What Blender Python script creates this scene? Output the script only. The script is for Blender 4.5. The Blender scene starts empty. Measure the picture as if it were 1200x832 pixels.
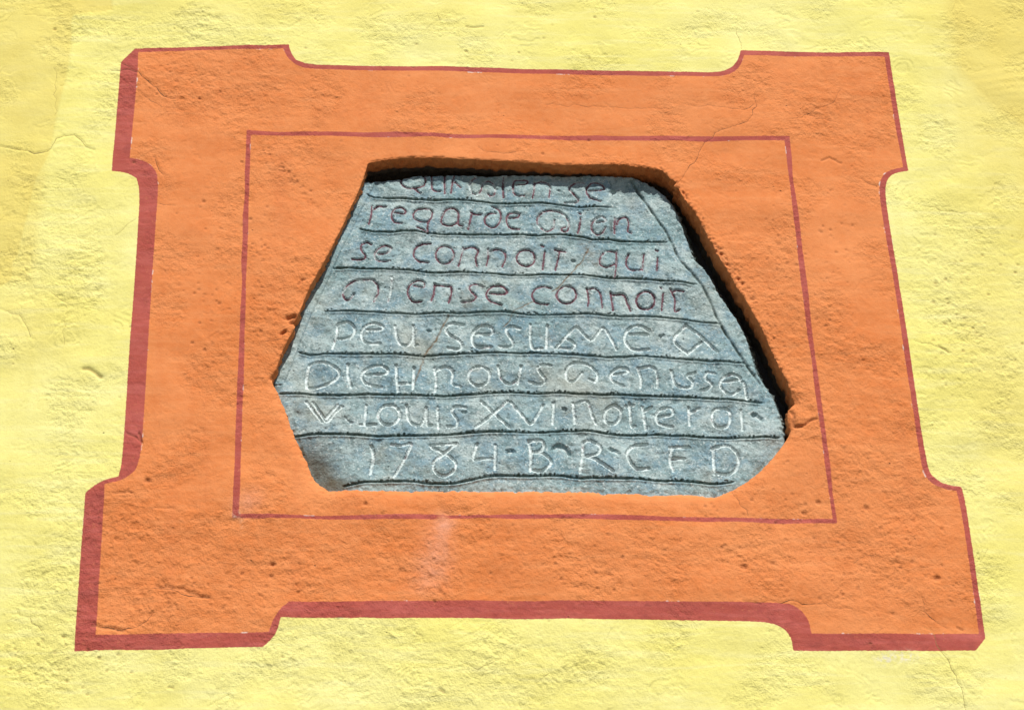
import bpy, math
import numpy as np

# ------------------------------------------------------------------ camera
S = bpy.context.scene
F = 3000.0                                   # focal length in 1/1200ths of the picture width
CAM = np.array([-0.30954, -3.576112, 1.60])
YAW, PITCH, ROLL = 0.077768, 0.63371, -0.041839
ZC = 1.60 + 2.72006                          # height of the centre of the painted frame
def cam_axes():
    cy, sy, cp, sp = math.cos(YAW), math.sin(YAW), math.cos(PITCH), math.sin(PITCH)
    fwd = np.array([sy*cp, cy*cp, sp]); right = np.array([cy, -sy, 0.0]); up = np.cross(right, fwd)
    cr, sr = math.cos(ROLL), math.sin(ROLL)
    return cr*right + sr*up, -sr*right + cr*up, fwd
RT, UP, FW = cam_axes()
cd = bpy.data.cameras.new("camera"); cam = bpy.data.objects.new("camera", cd)
S.collection.objects.link(cam); S.camera = cam
from mathutils import Matrix
m = Matrix(((RT[0], UP[0], -FW[0]), (RT[1], UP[1], -FW[1]), (RT[2], UP[2], -FW[2]))).to_4x4()
m.translation = CAM; cam.matrix_world = m
cd.sensor_width = 36; cd.lens = 36*F/1200; cd.clip_start = 0.05; cd.clip_end = 1000

# ------------------------------------------------------------------ light
AZ, EL = math.radians(15), math.radians(52)  # sun a little right of the wall's facing direction
sd = np.array([math.sin(AZ)*math.cos(EL), -math.cos(AZ)*math.cos(EL), math.sin(EL)])
W = bpy.data.worlds.new("World"); S.world = W; W.use_nodes = True
nt = W.node_tree; bg = nt.nodes['Background']
sky = nt.nodes.new('ShaderNodeTexSky'); sky.sky_type = 'NISHITA'; sky.sun_disc = False
sky.sun_elevation = EL; sky.sun_rotation = math.atan2(sd[0], sd[1]); sky.altitude = 400
nt.links.new(sky.outputs[0], bg.inputs[0]); bg.inputs[1].default_value = 0.055
sl = bpy.data.lights.new("sun", 'SUN'); sl.energy = 4.8; sl.angle = math.radians(0.5); sl.color = (1.0, 0.965, 0.91)
so_ = bpy.data.objects.new("sun", sl); S.collection.objects.link(so_)
from mathutils import Vector
so_.rotation_euler = Vector(sd).to_track_quat('Z', 'Y').to_euler(); so_.location = (2, -6, 12)
S.view_settings.view_transform = 'Standard'; S.view_settings.look = 'None'
S.view_settings.exposure = 0.14; S.view_settings.gamma = 1

# ------------------------------------------------------------------ measuring helpers
def P(pts, Y=0.0):
    """photo pixel -> point (X,Z) on the vertical plane at depth Y"""
    a = np.asarray(pts, float).reshape(-1, 2)
    d = FW[None] + RT[None]*((a[:, 0]-600)/F)[:, None] + UP[None]*((416-a[:, 1])/F)[:, None]
    t = (Y-CAM[1])/d[:, 1]
    return np.stack([CAM[0]+t*d[:, 0], CAM[2]+t*d[:, 2]], 1)
rng = np.random.default_rng(7)

def smooth_poly(p, closed=True, it=2, ang=38):
    p = np.asarray(p, float)
    for _ in range(it):
        n = len(p); out = []
        for i in range(n):
            if not closed and i in (0, n-1): out.append(p[i]); continue
            a, b, c = p[i-1], p[i], p[(i+1) % n]
            u, v = b-a, c-b
            th = abs(math.degrees(math.atan2(u[0]*v[1]-u[1]*v[0], u@v)))
            if th > ang: out.append(b)
            else: out += [b-u*0.25, b+v*0.25]
        p = np.array(out)
    return p
def catmull(p, n=5):
    p = np.asarray(p, float)
    if len(p) < 3: return p
    closed = np.allclose(p[0], p[-1])
    q = np.vstack([p[-2] if closed else 2*p[0]-p[1], p, p[1] if closed else 2*p[-1]-p[-2]])
    out = []
    for i in range(1, len(q)-2):
        a, b, c, d = q[i-1], q[i], q[i+1], q[i+2]
        u, v = c-b, b-a
        for k in range(n):
            t = k/n
            out.append(0.5*((2*b)+(-a+c)*t+(2*a-5*b+4*c-d)*t*t+(-a+3*b-3*c+d)*t**3))
    out.append(q[-2]); return np.array(out)
def jitter(p, step, amp, closed=True, seed=0):
    r = np.random.default_rng(seed); out = []
    n = len(p)
    for i in range(n if closed else n-1):
        a, b = p[i], p[(i+1) % n]; L = np.hypot(*(b-a)); k = max(1, int(L/step))
        for j in range(k):
            q = a+(b-a)*j/k
            out.append(q + (r.normal(0, amp, 2) if j else 0))
    if not closed: out.append(p[-1])
    return np.array(out)

# ---- noise: periodic band-limited tiles sampled bilinearly
N = 1024
_fx = np.fft.fftfreq(N)[:, None]*N; _fy = np.fft.rfftfreq(N)[None]*N
_tiles = {}
def tile(seed, beta=0.0, lo=30, hi=64):
    k = (seed, beta, lo, hi)
    if k not in _tiles:
        r = np.random.default_rng(seed)
        f = np.fft.rfft2(r.normal(size=(N, N))); fr = np.hypot(_fx, _fy)
        fr[0, 0] = 1e9
        filt = fr**(-beta)*np.exp(-(fr/hi)**4)*(1-np.exp(-(fr/lo)**4))
        t = np.fft.irfft2(f*filt, s=(N, N)); _tiles[k] = (t/t.std()).astype(np.float32)
    return _tiles[k]
def noise(X, Z, wl, seed, stretch=(1, 1), rot=0.0, **kw):
    """zero mean, unit deviation; wl = wavelength of the coarsest detail"""
    t = tile(seed, **kw); lo = kw.get('lo', 30)
    s = N/lo/wl
    c, sn = math.cos(rot), math.sin(rot)
    u = ((X*c+Z*sn)/stretch[0]*s*1.0); v = ((-X*sn+Z*c)/stretch[1]*s)
    u = u % N; v = v % N
    i = np.floor(u).astype(int); j = np.floor(v).astype(int); a = u-i; b = v-j
    i %= N; j %= N; i2 = (i+1) % N; j2 = (j+1) % N
    return (t[i, j]*(1-a)*(1-b)+t[i2, j]*a*(1-b)+t[i, j2]*(1-a)*b+t[i2, j2]*a*b)
def sstep(x, a, b):
    t = np.clip((x-a)/(b-a), 0, 1); return t*t*(3-2*t)

def band_dist(D, xs, zs, poly, closed, r):
    """unsigned distance to a polyline, written into D (min) within radius r"""
    p = np.asarray(poly); n = len(p)
    for k in range(n if closed else n-1):
        a, b = p[k], p[(k+1) % n]
        i0, i1 = np.searchsorted(xs, [min(a[0], b[0])-r, max(a[0], b[0])+r])
        j0, j1 = np.searchsorted(zs, [min(a[1], b[1])-r, max(a[1], b[1])+r])
        if i0 >= i1 or j0 >= j1: continue
        gx = xs[None, i0:i1]-a[0]; gz = zs[j0:j1, None]-a[1]
        e = b-a; L2 = e@e+1e-12
        t = np.clip((gx*e[0]+gz*e[1])/L2, 0, 1)
        d = np.hypot(gx-t*e[0], gz-t*e[1])
        np.minimum(D[j0:j1, i0:i1], d, out=D[j0:j1, i0:i1])
    return D
def inside(xs, zs, poly):
    p = np.asarray(poly); q = np.roll(p, -1, 0); M = np.zeros((len(zs), len(xs)), bool)
    for j, z in enumerate(zs):
        c = (p[:, 1] > z) != (q[:, 1] > z)
        if not c.any(): continue
        x = np.sort(p[c, 0]+(z-p[c, 1])/(q[c, 1]-p[c, 1])*(q[c, 0]-p[c, 0]))
        M[j] = (np.searchsorted(x, xs) % 2) == 1
    return M
def sdf(xs, zs, poly, r=0.06):
    D = np.full((len(zs), len(xs)), r, np.float64)
    band_dist(D, xs, zs, poly, True, r)
    return np.where(inside(xs, zs, poly), -D, D)

# ------------------------------------------------------------------ object helpers
COL = S.collection
def empty(name, loc, parent=None, **pr):
    o = bpy.data.objects.new(name, None); COL.objects.link(o); o.location = loc; o.empty_display_size = 0.1
    if parent: o.parent = parent
    for k, v in pr.items(): o[k] = v
    return o
def mesh_obj(name, V, Fc, mat, parent=None, normals=None, attrs=None, origin=(0, 0, 0), smooth=True, **pr):
    me = bpy.data.meshes.new(name)
    V = np.asarray(V, np.float32); Fc = np.asarray(Fc, np.int32); k = Fc.shape[1]
    me.vertices.add(len(V)); me.vertices.foreach_set('co', V.ravel())
    me.loops.add(Fc.size); me.loops.foreach_set('vertex_index', Fc.ravel())
    me.polygons.add(len(Fc)); me.polygons.foreach_set('loop_start', np.arange(0, Fc.size, k, dtype=np.int32))
    me.polygons.foreach_set('loop_total', np.full(len(Fc), k, np.int32))
    me.update(calc_edges=True)
    me.polygons.foreach_set('use_smooth', np.full(len(Fc), smooth, bool))
    for a, v in (attrs or {}).items():
        at = me.attributes.new(a, 'FLOAT', 'POINT'); at.data.foreach_set('value', np.asarray(v, np.float32).ravel())
    if normals is not None:
        me.normals_split_custom_set_from_vertices(np.asarray(normals, np.float32))
    me.materials.append(mat)
    o = bpy.data.objects.new(name, me); COL.objects.link(o)
    if parent: o.parent = parent
    for kk, v in pr.items(): o[kk] = v
    return o
class Grid:
    def __init__(s, xs, zs, X, Y, Z, attrs):
        s.X, s.Y, s.Z, s.attrs = X, Y, Z, attrs; s.nx = len(xs); s.nz = len(zs)
        # surface normals from the relief (surface faces -Y)
        dz = np.gradient(Y, axis=0)/np.gradient(Z, axis=0); dx = np.gradient(Y, axis=1)/np.gradient(X, axis=1)
        n = np.stack([dx, -np.ones_like(dx), dz], -1); s.nrm = n/np.linalg.norm(n, axis=-1, keepdims=True)
        J, I = np.mgrid[0:s.nz-1, 0:s.nx-1]; b = J*s.nx+I
        s.faces = np.stack([b, b+1, b+1+s.nx, b+s.nx], -1)      # outward = -Y
        s.co = np.stack([X, Y, Z], -1).reshape(-1, 3)
    def part(s, mask, name, mat, parent, **pr):
        f = s.faces[mask]
        if not len(f): return None
        u, inv = np.unique(f, return_inverse=True)
        return mesh_obj(name, s.co[u], inv.reshape(-1, 4), mat, parent, s.nrm.reshape(-1, 3)[u],
                        {k: v.ravel()[u] for k, v in s.attrs.items()}, **pr)

# ------------------------------------------------------------------ material helpers
class NT:
    def __init__(s, name):
        s.m = bpy.data.materials.new(name); s.m.use_nodes = True; s.t = s.m.node_tree
        s.b = s.t.nodes['Principled BSDF']; s.tc = s.t.nodes.new('ShaderNodeTexCoord').outputs['Object']
    def n(s, t, **k):
        o = s.t.nodes.new(t)
        for a, v in k.items(): setattr(o, a, v)
        return o
    def l(s, a, b):
        if isinstance(a, (int, float)): b.default_value = a
        elif isinstance(a, tuple): b.default_value = a if len(a) == 4 else a+(1,)
        else: s.t.links.new(a, b)
    def noise(s, sc, det=3, rough=.55, vec=None, dist=0.0):
        o = s.n('ShaderNodeTexNoise'); s.l(vec or s.tc, o.inputs['Vector']); o.inputs['Scale'].default_value = sc
        o.inputs['Detail'].default_value = det; o.inputs['Roughness'].default_value = rough; o.inputs['Distortion'].default_value = dist
        return o.outputs['Fac']
    def scaled(s, v):
        o = s.n('ShaderNodeMapping'); s.l(s.tc, o.inputs[0]); o.inputs['Scale'].default_value = v; return o.outputs[0]
    def attr(s, name): return s.n('ShaderNodeAttribute', attribute_name=name).outputs['Fac']
    def ramp(s, x, a, b, lo=0.0, hi=1.0):
        o = s.n('ShaderNodeMapRange'); s.l(x, o.inputs[0]); s.l(a, o.inputs[1]); s.l(b, o.inputs[2]); s.l(lo, o.inputs[3]); s.l(hi, o.inputs[4]); return o.outputs[0]
    def math(s, op, a, b=0.0):
        o = s.n('ShaderNodeMath', operation=op); s.l(a, o.inputs[0]); s.l(b, o.inputs[1]); return o.outputs[0]
    def mix(s, f, a, b, mode='MIX'):
        o = s.n('ShaderNodeMix', data_type='RGBA', blend_type=mode); s.l(f, o.inputs[0]); s.l(a, o.inputs[6]); s.l(b, o.inputs[7]); return o.outputs[2]
    def bump(s, h, dist, strength=1.0, normal=None):
        o = s.n('ShaderNodeBump'); s.l(h, o.inputs['Height']); o.inputs['Distance'].default_value = dist; o.inputs['Strength'].default_value = strength
        if normal: s.l(normal, o.inputs['Normal'])
        return o.outputs[0]

def srgb(r, g, b):
    return tuple(((c/255)/12.92 if c/255 <= .04045 else ((c/255+.055)/1.055)**2.4) for c in (r, g, b))

def wall_material():
    s = NT("painted_lime_plaster")
    so, si, ro, ri = s.attr('so'), s.attr('si'), s.attr('ro'), s.attr('ri')
    n1, n2, n3, nf = s.noise(3.2, 4), s.noise(11, 5, .6), s.noise(60, 3), s.noise(420, 2)
    brush = s.noise(1, 5, .65, vec=s.scaled((7, 7, 60)), dist=.4)              # strokes of the wide brush
    drip = s.noise(1, 4, .6, vec=s.scaled((24, 24, 1.6)))                      # rain streaks
    # yellow limewash, repainted in patches
    yel = s.mix(s.ramp(n1, .36, .62), (.82, .745, .205), (.86, .805, .31))
    yel = s.mix(s.ramp(n2, .35, .7, 0, .6), yel, (.75, .67, .18))
    yel = s.mix(s.ramp(brush, .48, .68, 0, .45), yel, (.85, .81, .39))
    yel = s.mix(s.ramp(drip, .55, .75, 0, .35), yel, (.70, .62, .17))
    yel = s.mix(s.math('MULTIPLY', s.attr('tone'), s.ramp(n2, .2, .8, .6, 1.0)), yel, (.73, .585, .14))
    yel = s.mix(s.ramp(s.noise(130, 4, .7), .60, .72, 0, .4), yel, (.55, .46, .13))
    # orange
    org = s.mix(s.ramp(n1, .36, .62), (.70, .210, .054), (.76, .260, .082))
    org = s.mix(s.ramp(n2, .35, .7, 0, .65), org, (.62, .165, .036))
    org = s.mix(s.ramp(brush, .48, .68, 0, .5), org, (.77, .285, .10))
    org = s.mix(s.ramp(drip, .55, .72, 0, .35), org, (.60, .17, .05))
    org = s.mix(s.ramp(n3, .40, .75, 0, .4), org, (.78, .29, .105))
    org = s.mix(s.ramp(s.noise(170, 4, .7), .60, .70, 0, .4), org, (.42, .11, .04))
    org = s.mix(s.math('MULTIPLY', s.attr('scuff'), s.ramp(n3, .3, .7, .5, .95)), org, (.77, .35, .23))
    # red oxide border
    red = s.mix(s.ramp(n2, .3, .7), (.38, .064, .044), (.46, .092, .068))
    red = s.mix(s.ramp(brush, .45, .68, 0, .6), red, (.54, .135, .115))
    red = s.mix(s.ramp(n3, .45, .75, 0, .6), red, (.34, .050, .045))
    red = s.mix(s.ramp(s.noise(120, 6, .8), .58, .66, 0, .6), red, (.60, .19, .09))
    red = s.mix(s.ramp(s.noise(23, 5, .7, dist=.5), .55, .68, 0, .55), red, (.30, .055, .045))
    w = .0006
    wob = s.ramp(s.noise(220, 2), .3, .7, -.00045, .00045)
    def edge(a): return s.ramp(s.math('ADD', a, wob), -w, w)
    inner = s.mix(edge(ri), org, red)                       # inside rectangle: orange, its line: red
    inner_zone = s.math('SUBTRACT', 1.0, edge(ro))
    fld = s.mix(s.math('MULTIPLY', inner_zone, s.math('SUBTRACT', 1.0, s.ramp(s.attr('scuff'), .3, .7, 0, .9))), org, inner)
    c = s.mix(edge(si), fld, red)
    # chalk white ground left bare in slivers along the inner edges
    gap = s.ramp(s.noise(26, 4, .7), .58, .64, 0, .8)
    def sliver(a, off, wd): return s.math('MULTIPLY', gap, s.ramp(s.math('ABSOLUTE', s.math('SUBTRACT', a, off)), .0004, wd, .9, 0))
    c = s.mix(sliver(si, -.0006, .0017), c, (.8, .72, .68))
    c = s.mix(s.math('MULTIPLY', .75, sliver(ri, .0003, .0013)), c, (.8, .70, .66))
    c = s.mix(edge(so), c, yel)
    c = s.mix(s.math('MULTIPLY', .5, sliver(so, .0004, .0013)), c, (.9, .85, .62))
    c = s.mix(s.math('MULTIPLY', s.attr('chalk'), s.ramp(s.noise(110, 4, .7), .44, .6)), c, (.82, .76, .55))
    # dark brown specks and tint in the pits
    v = s.n('ShaderNodeTexVoronoi'); s.l(s.tc, v.inputs['Vector']); v.inputs['Scale'].default_value = 34
    pit = s.math('MULTIPLY', s.ramp(v.outputs['Distance'], .03, .065, 1, 0), s.ramp(s.noise(9, 2), .56, .62))
    c = s.mix(s.math('MULTIPLY', pit, .6), c, (.13, .06, .03))
    c = s.mix(s.math('MULTIPLY', s.attr('pitd'), .35), c, (.30, .12, .05))
    c = s.mix(s.ramp(nf, .3, .8, 0, .12), c, (.25, .15, .08))
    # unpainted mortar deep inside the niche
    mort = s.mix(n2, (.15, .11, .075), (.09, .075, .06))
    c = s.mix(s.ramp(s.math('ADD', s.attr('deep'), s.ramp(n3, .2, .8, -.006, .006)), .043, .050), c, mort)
    s.l(c, s.b.inputs['Base Color']); s.b.inputs['Roughness'].default_value = .88
    s.b.inputs['Specular IOR Level'].default_value = .25
    h = s.math('ADD', s.math('MULTIPLY', s.noise(75, 6, .68), 1.0), s.math('MULTIPLY', nf, .30))
    b1 = s.bump(h, .0036, .8)
    s.l(s.ramp(s.attr('rough'), 0, 1, .16, 1.0), b1.node.inputs['Strength'])
    b2 = s.bump(s.math('SUBTRACT', 1.0, pit), .0015, .9, b1)
    s.l(b2, s.b.inputs['Normal'])
    return s.m

def stone_material():
    s = NT("weathered_schist")
    le, pu, di, st = s.attr('let'), s.attr('pur'), s.attr('dirt'), s.attr('stain')
    n1, n2, n3, nf = s.noise(7, 5, .6), s.noise(26, 5, .65), s.noise(110, 4, .65), s.noise(420, 3, .7)
    c = s.mix(s.ramp(n1, .38, .62), (.225, .345, .360), (.370, .455, .445))
    c = s.mix(s.ramp(n2, .45, .62, 0, .8), c, (.165, .285, .350))
    c = s.mix(s.ramp(s.noise(19, 5, .7, dist=.6),   .50, .64, 0, .5), c, (.52, .60, .575))
    c = s.mix(s.ramp(s.noise(48, 5, .7, dist=.4), .52, .64, 0, .6), c, (.11, .18, .185))
    c = s.mix(s.ramp(n3, .52, .64, 0, .6), c, (.10, .15, .15))
    c = s.mix(s.ramp(s.noise(210, 3, .7), .56, .68, 0, .75), c, (.66, .74, .72))
    c = s.mix(s.ramp(s.noise(300, 3, .7), .60, .68, 0, .7), c, (.07, .09, .09))
    c = s.mix(s.ramp(s.noise(6, 4), .55, .70, 0, .4), c, (.38, .36, .27))
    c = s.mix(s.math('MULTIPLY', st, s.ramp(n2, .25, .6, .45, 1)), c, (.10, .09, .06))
    c = s.mix(s.math('MULTIPLY', s.attr('rust'), s.ramp(n3, .3, .6, .2, 1)), c, (.20, .13, .07))
    # freshly cut stone in the letter grooves
    fresh = s.math('MULTIPLY', s.ramp(le, .0016, .0032, 1, 0), s.ramp(n3, .35, .6, .5, 1.0))
    c = s.mix(s.math('MULTIPLY', fresh, s.ramp(pu, 0, 1, .92, .42)), c, (.74, .82, .80))
    # remains of dark red paint in the upper lines
    pm = s.math('MULTIPLY', s.ramp(s.math('ADD', le, s.ramp(s.noise(90, 3), .3, .7, -.0006, .0006)), .0013, .0023, 1, 0), s.ramp(s.math('ADD', pu, s.ramp(s.noise(60, 4, .7), .3, .7, -.55, .60)), .3, .7))
    c = s.mix(s.math('MULTIPLY', pm, .92), c, (.135, .035, .055))
    # lichen and dirt in the ruled channels
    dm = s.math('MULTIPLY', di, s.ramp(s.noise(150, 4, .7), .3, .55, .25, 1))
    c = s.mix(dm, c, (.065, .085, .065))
    s.l(c, s.b.inputs['Base Color']); s.b.inputs['Roughness'].default_value = .8
    s.b.inputs['Specular IOR Level'].default_value = .3
    b1 = s.bump(s.math('ADD', n3, s.math('MULTIPLY', nf, .6)), .0020, .75)
    s.l(b1, s.b.inputs['Normal'])
    return s.m

def plain(name, ca, cb, sc, rough=.9, bd=.003):
    s = NT(name); n = s.noise(sc, 5, .6)
    s.l(s.mix(s.ramp(n, .3, .7), ca, cb), s.b.inputs['Base Color']); s.b.inputs['Roughness'].default_value = rough
    s.l(s.bump(s.noise(sc*6, 4), bd, .7), s.b.inputs['Normal']); return s.m

M_wall = wall_material(); M_stone = stone_material()
M_mortar = plain("dark_mortar", (.07, .06, .05), (.035, .035, .035), 30)
M_crack = plain("crack_dirt", (.20, .09, .035), (.09, .045, .02), 60)
M_cracky = plain("crack_dirt_pale", (.42, .33, .10), (.26, .19, .06), 60)
M_ground = plain("paving_grit", (.13, .12, .105), (.09, .085, .075), 2.0, bd=.01)
M_rub = plain("rubble_masonry", (.30, .26, .21), (.22, .20, .17), 3.0)
#@@SPLIT
# ------------------------------------------------------------------ outlines measured off the photograph
OUT = [(158,56),(245,54.5),(338.5,53),(340.7,63),(347,71.5),(363,76.5),(400,77),(533,78),(667,82.3),(800,84.7),(840,86),(856.7,81),(865,71),(868,59.5),
       (955,61),(1041.7,61.7),(1053,133),(1064.5,200),(1047,203),(1039,211),(1037,227),(1044.5,277),(1054,333),(1065,404),(1075,477),(1086,540),(1089.5,554),
       (1096,561),(1107,567.5),(1127,570),(1131,587.5),(1143,668),(1155,747),(1143.5,762),(1035,762),(929.6,762),(927.6,748),(920,737),(903.6,729.5),(850,727),
       (667,724.7),(500,723.8),(329,723.5),(324,743),(308,758),(200,761),(87,763),(93,668),(100,577.5),(110,569),(122,562.5),(138.7,558.5),(142.5,545),(146.7,490),
       (151.7,403.7),(156.7,343.7),(161,277),(164,224),(160,209),(149,202.5),(131,200.7),(136,140),(141.4,75),(141.7,71.7),(143.2,70.3)]
INN = [(161.7,60),(245,58.5),(332,57.5),(334.3,64),(340,72.5),(353,80),(372,81.5),(400,82),(533,83.5),(667,87.5),(800,90),(842,90.8),(858,87),(868,78),(872,65.5),
       (955,66.2),(1036.7,67),(1048,140),(1058.5,196),(1041,199.5),(1031.5,209),(1030,227),(1038,277),(1050,343.7),(1058,403.7),(1068,470),(1079,540),(1083,556),
       (1090,565),(1101,571.5),(1121,575),(1126,597),(1137,670),(1147.5,742),(1050,742),(951,742),(947,724.5),(935,711),(917,705.5),(800,704.5),(634,703),
       (450,703.5),(339,704.5),(327.5,714),(318,731),(315,740.5),(210,742),(112,744),(117.6,654),(122.6,567.5),(141,563.5),(154,556),(161,547),(166,524),(170,464),(174,394),
       (178,327),(181.5,277),(186,213),(182,198),(170,188),(152,185),(156.7,133),(161.7,80)]
RO = [(289,153),(600,158.5),(925,160),(952,390),(981.5,613),(640,607),(272,607),(282,360)]
RI = [(293.8,158.5),(600,163.3),(919.3,165),(946,390),(976,607.5),(640,602.3),(279.8,602.5),(288,360)]
HOLE = [(431,191),(437,188.5),(460,185.5),(490,184.3),(530,185.5),(600,190),(671,192.5),(727,192.5),(753,195.3),(776,200),(783,207),(793,214),(789.5,218.5),(795,220),
        (800,230),(808,241),(819,254.5),(829,276),(841,298),(855,320),(870,346),(883,368),(897.5,394),(908,416),(915,433),(924,445),(927,460),(932,470),(924.5,477),
        (923.5,490),(928,501),(923,512),(914,524),(906,534),(897.5,543),(878,560),(858,571),(838,579),(810,575.4),(770,577),(685,574),(600,572.6),(515,571.7),
        (385,570.6),(368,560),(359.5,540),(345,509),(328,460.7),(318.5,446.5),(319,441),(323,434),(330,412),(339,395),(346,383),(342,377),(350,370),(359.5,343),
        (374,317),(393.5,280.5),(424.7,212.5)]
out_p = jitter(smooth_poly(P(OUT)), .03, .0005, seed=1)
inn_p = jitter(smooth_poly(P(INN)), .03, .0005, seed=2)
ro_p = jitter(P(RO), .05, .0008, seed=3); ri_p = jitter(P(RI), .05, .0008, seed=4)
_h = smooth_poly(P(HOLE), ang=30, it=1)
_r = np.random.default_rng(5); hole_p = []
for i in range(len(_h)):
    a, b = _h[i], _h[(i+1) % len(_h)]; L = np.hypot(*(b-a)); k = max(1, int(L/.006))
    ragged = .0008 if (b[0] > .16 and b[1] > ZC-.2) else .0002
    if a[1] < ZC-.14 and b[1] < ZC-.14 and a[0] < .2: ragged = .0009
    for j in range(k): hole_p.append(a+(b-a)*j/k+_r.normal(0, ragged, 2))
hole_p = np.array(hole_p)

# ------------------------------------------------------------------ ground and wall body
def grow(a, b, d0, dense_lo, dense_hi):
    mid = np.arange(dense_lo, dense_hi+d0/2, d0)
    def tail(start, end, sgn):
        o = []; x = start; d = d0
        while (end-x)*sgn > 0:
            d = min(d*1.16, .35); x = x+sgn*d; o.append(x)
        if o: o[-1] = end
        if len(o) > 1 and abs(o[-1]-o[-2]) < .05: o.pop(-2)
        return np.array(o)
    lo = tail(mid[0], a, -1)[::-1]; hi = tail(mid[-1], b, 1)
    return np.concatenate([lo, mid, hi])
corn = P([(0, 0), (1200, 0), (1200, 832), (0, 832)])
DX, DZ = .0021, .0023
xs = grow(-4.5, 4.5, DX, corn[:, 0].min()-.01, corn[:, 0].max()+.01)
zs = grow(0.0, 7.5, DZ, corn[:, 1].min()-.01, corn[:, 1].max()+.01)
X, Z = np.meshgrid(xs, zs)

sh = sdf(xs, zs, hole_p, .08)
A = dict(so=sdf(xs, zs, out_p, .03), si=sdf(xs, zs, inn_p, .03), ro=sdf(xs, zs, ro_p, .03), ri=sdf(xs, zs, ri_p, .03))

def blob(px, py, rx, ry, rot=0.0):
    """soft patch centred on a photo position; radii in photo pixels"""
    c = P([(px, py)])[0]; k = .00165
    dx = (X-c[0]); dz = (Z-c[1]); cr, sr = math.cos(rot), math.sin(rot)
    return np.exp(-(((dx*cr+dz*sr)/(rx*k))**2+((-dx*sr+dz*cr)/(ry*k*1.25))**2))

# relief: negative Y comes towards the viewer
H = .0011*noise(X, Z, .60, 11, beta=1.2, lo=12, hi=60)                          # the old wall is not flat
H += .00050*noise(X, Z, .13, 12, stretch=(1.5, 1), rot=.15, beta=.8)
m2 = np.zeros_like(X)
for b in [(330,205,70,30,.6),(390,340,60,60,0),(860,320,60,90,.9),(230,700,110,40,0),(200,640,90,40,0),(420,650,120,60,0),(60,300,60,90,0),(60,760,90,50,0),
          (560,790,200,40,0),(1130,380,60,120,0),(210,90,80,40,0),(300,120,110,30,.2),(900,360,40,60,0),(1020,660,90,60,0),(960,470,80,70,0),(310,420,50,120,0),(730,640,200,50,0),
          (250,40,120,30,0),(1060,560,60,40,0),(120,600,60,90,0),(960,120,90,40,0)]:
    m2 += blob(*b)
m2 = np.clip(m2, 0, 1.3)
pat = sstep(noise(X, Z, .22, 13, beta=.5), -.2, 1.3)
amt = .12+.85*pat+.85*m2
H += .00022*amt*noise(X, Z, .040, 14, stretch=(1.3, 1), beta=.7)
# grainy lumps of lime, flat between them
lump = .8*np.clip(noise(X, Z, .020, 15, stretch=(1.25, 1), rot=.2, beta=.4)-.55, 0, 2)
H -= .00042*amt*lump
H += .00030*amt*np.clip(noise(X, Z, .017, 16, stretch=(1.5, 1), rot=-.1, beta=.3)-.8, 0, 2)
H += .00010*(.15+amt)*noise(X, Z, .0095, 17, beta=.2)
# sharp little scarps dragged by the trowel
def scarp(wl, seed, rot, amp, mask):
    q = noise(X, Z, wl, seed, stretch=(1.6, 1), rot=rot, beta=.7)*.9+noise(X, Z, wl*.3, seed+50)*.10
    w = q-np.floor(q); w = np.where(w > .10, (1-w)/.90, w/.10)
    return amp*w*mask
H += scarp(.11, 26, .5, .0009, sstep(noise(X, Z, .17, 27)+.9*blob(60, 320, 60, 60)+.9*blob(90, 60, 120, 60)+.6*blob(620, 780, 200, 40), .8, 1.6)*(A['so'] > .004))
H += scarp(.070, 18, .25, .00062, sstep(noise(X, Z, .10, 19)+.6*m2, .75, 1.5))
H += scarp(.045, 24, -.2, .00042, sstep(noise(X, Z, .08, 25)+.6*m2, .8, 1.6))
# pits
pitd = np.zeros_like(X)
def pit(x, z, r, d):
    i0, i1 = np.searchsorted(xs, [x-r*2, x+r*2]); j0, j1 = np.searchsorted(zs, [z-r*2, z+r*2])
    if i0 >= i1 or j0 >= j1: return
    g = np.hypot((xs[None, i0:i1]-x), (zs[j0:j1, None]-z)*1.1)/r
    w = np.exp(-g**4); H[j0:j1, i0:i1] += d*w; pitd[j0:j1, i0:i1] = np.maximum(pitd[j0:j1, i0:i1], w*min(1, d/.0015))
clusters = [(860,320,45,70,.9,120),(335,205,30,20,.6,60),(250,350,40,90,0,70),(300,330,15,60,0,40),(950,300,50,80,0,70),(880,420,30,60,0,60),(700,650,300,60,0,60),
            (1130,350,50,90,0,90),(210,90,60,30,0,30),(900,600,90,60,0,60),(60,780,60,40,0,40),(500,60,300,60,0,25),(230,690,90,40,0,40),(1000,680,90,50,0,50),(600,400,550,380,0,60)]
for px, py, rx, ry, ro_, n in clusters:
    for _ in range(n):
        a, b = rng.normal(0, .6, 2); a *= rx; b *= ry
        c = P([(px+a*math.cos(ro_)+b*math.sin(ro_)*.5, py+b*math.cos(ro_)+a*math.sin(ro_))])[0]
        r_ = rng.uniform(.0020, .0042); pit(c[0], c[1], r_*.85, r_*rng.uniform(.15, .5))
for px, py, r_ in [(157,190,.0035),(181,184,.003),(64,35,.0035),(636,181,.003),(672,190,.0025),(386,722,.0001),(135,678,.002),(331,770,.003),(153,383,.003),(428,590,.004),
                   (140,465,.002),(362,363,.004),(943,600,.005),(959,588,.005),(1098,678,.006),(872,664,.006),(319,661,.005),(173,563,.006),(318,674,.004),(1015,595,.005),(707,576,.006),(763,577,.006)]:
    c = P([(px, py)])[0]; pit(c[0], c[1], r_, r_*.6)
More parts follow.
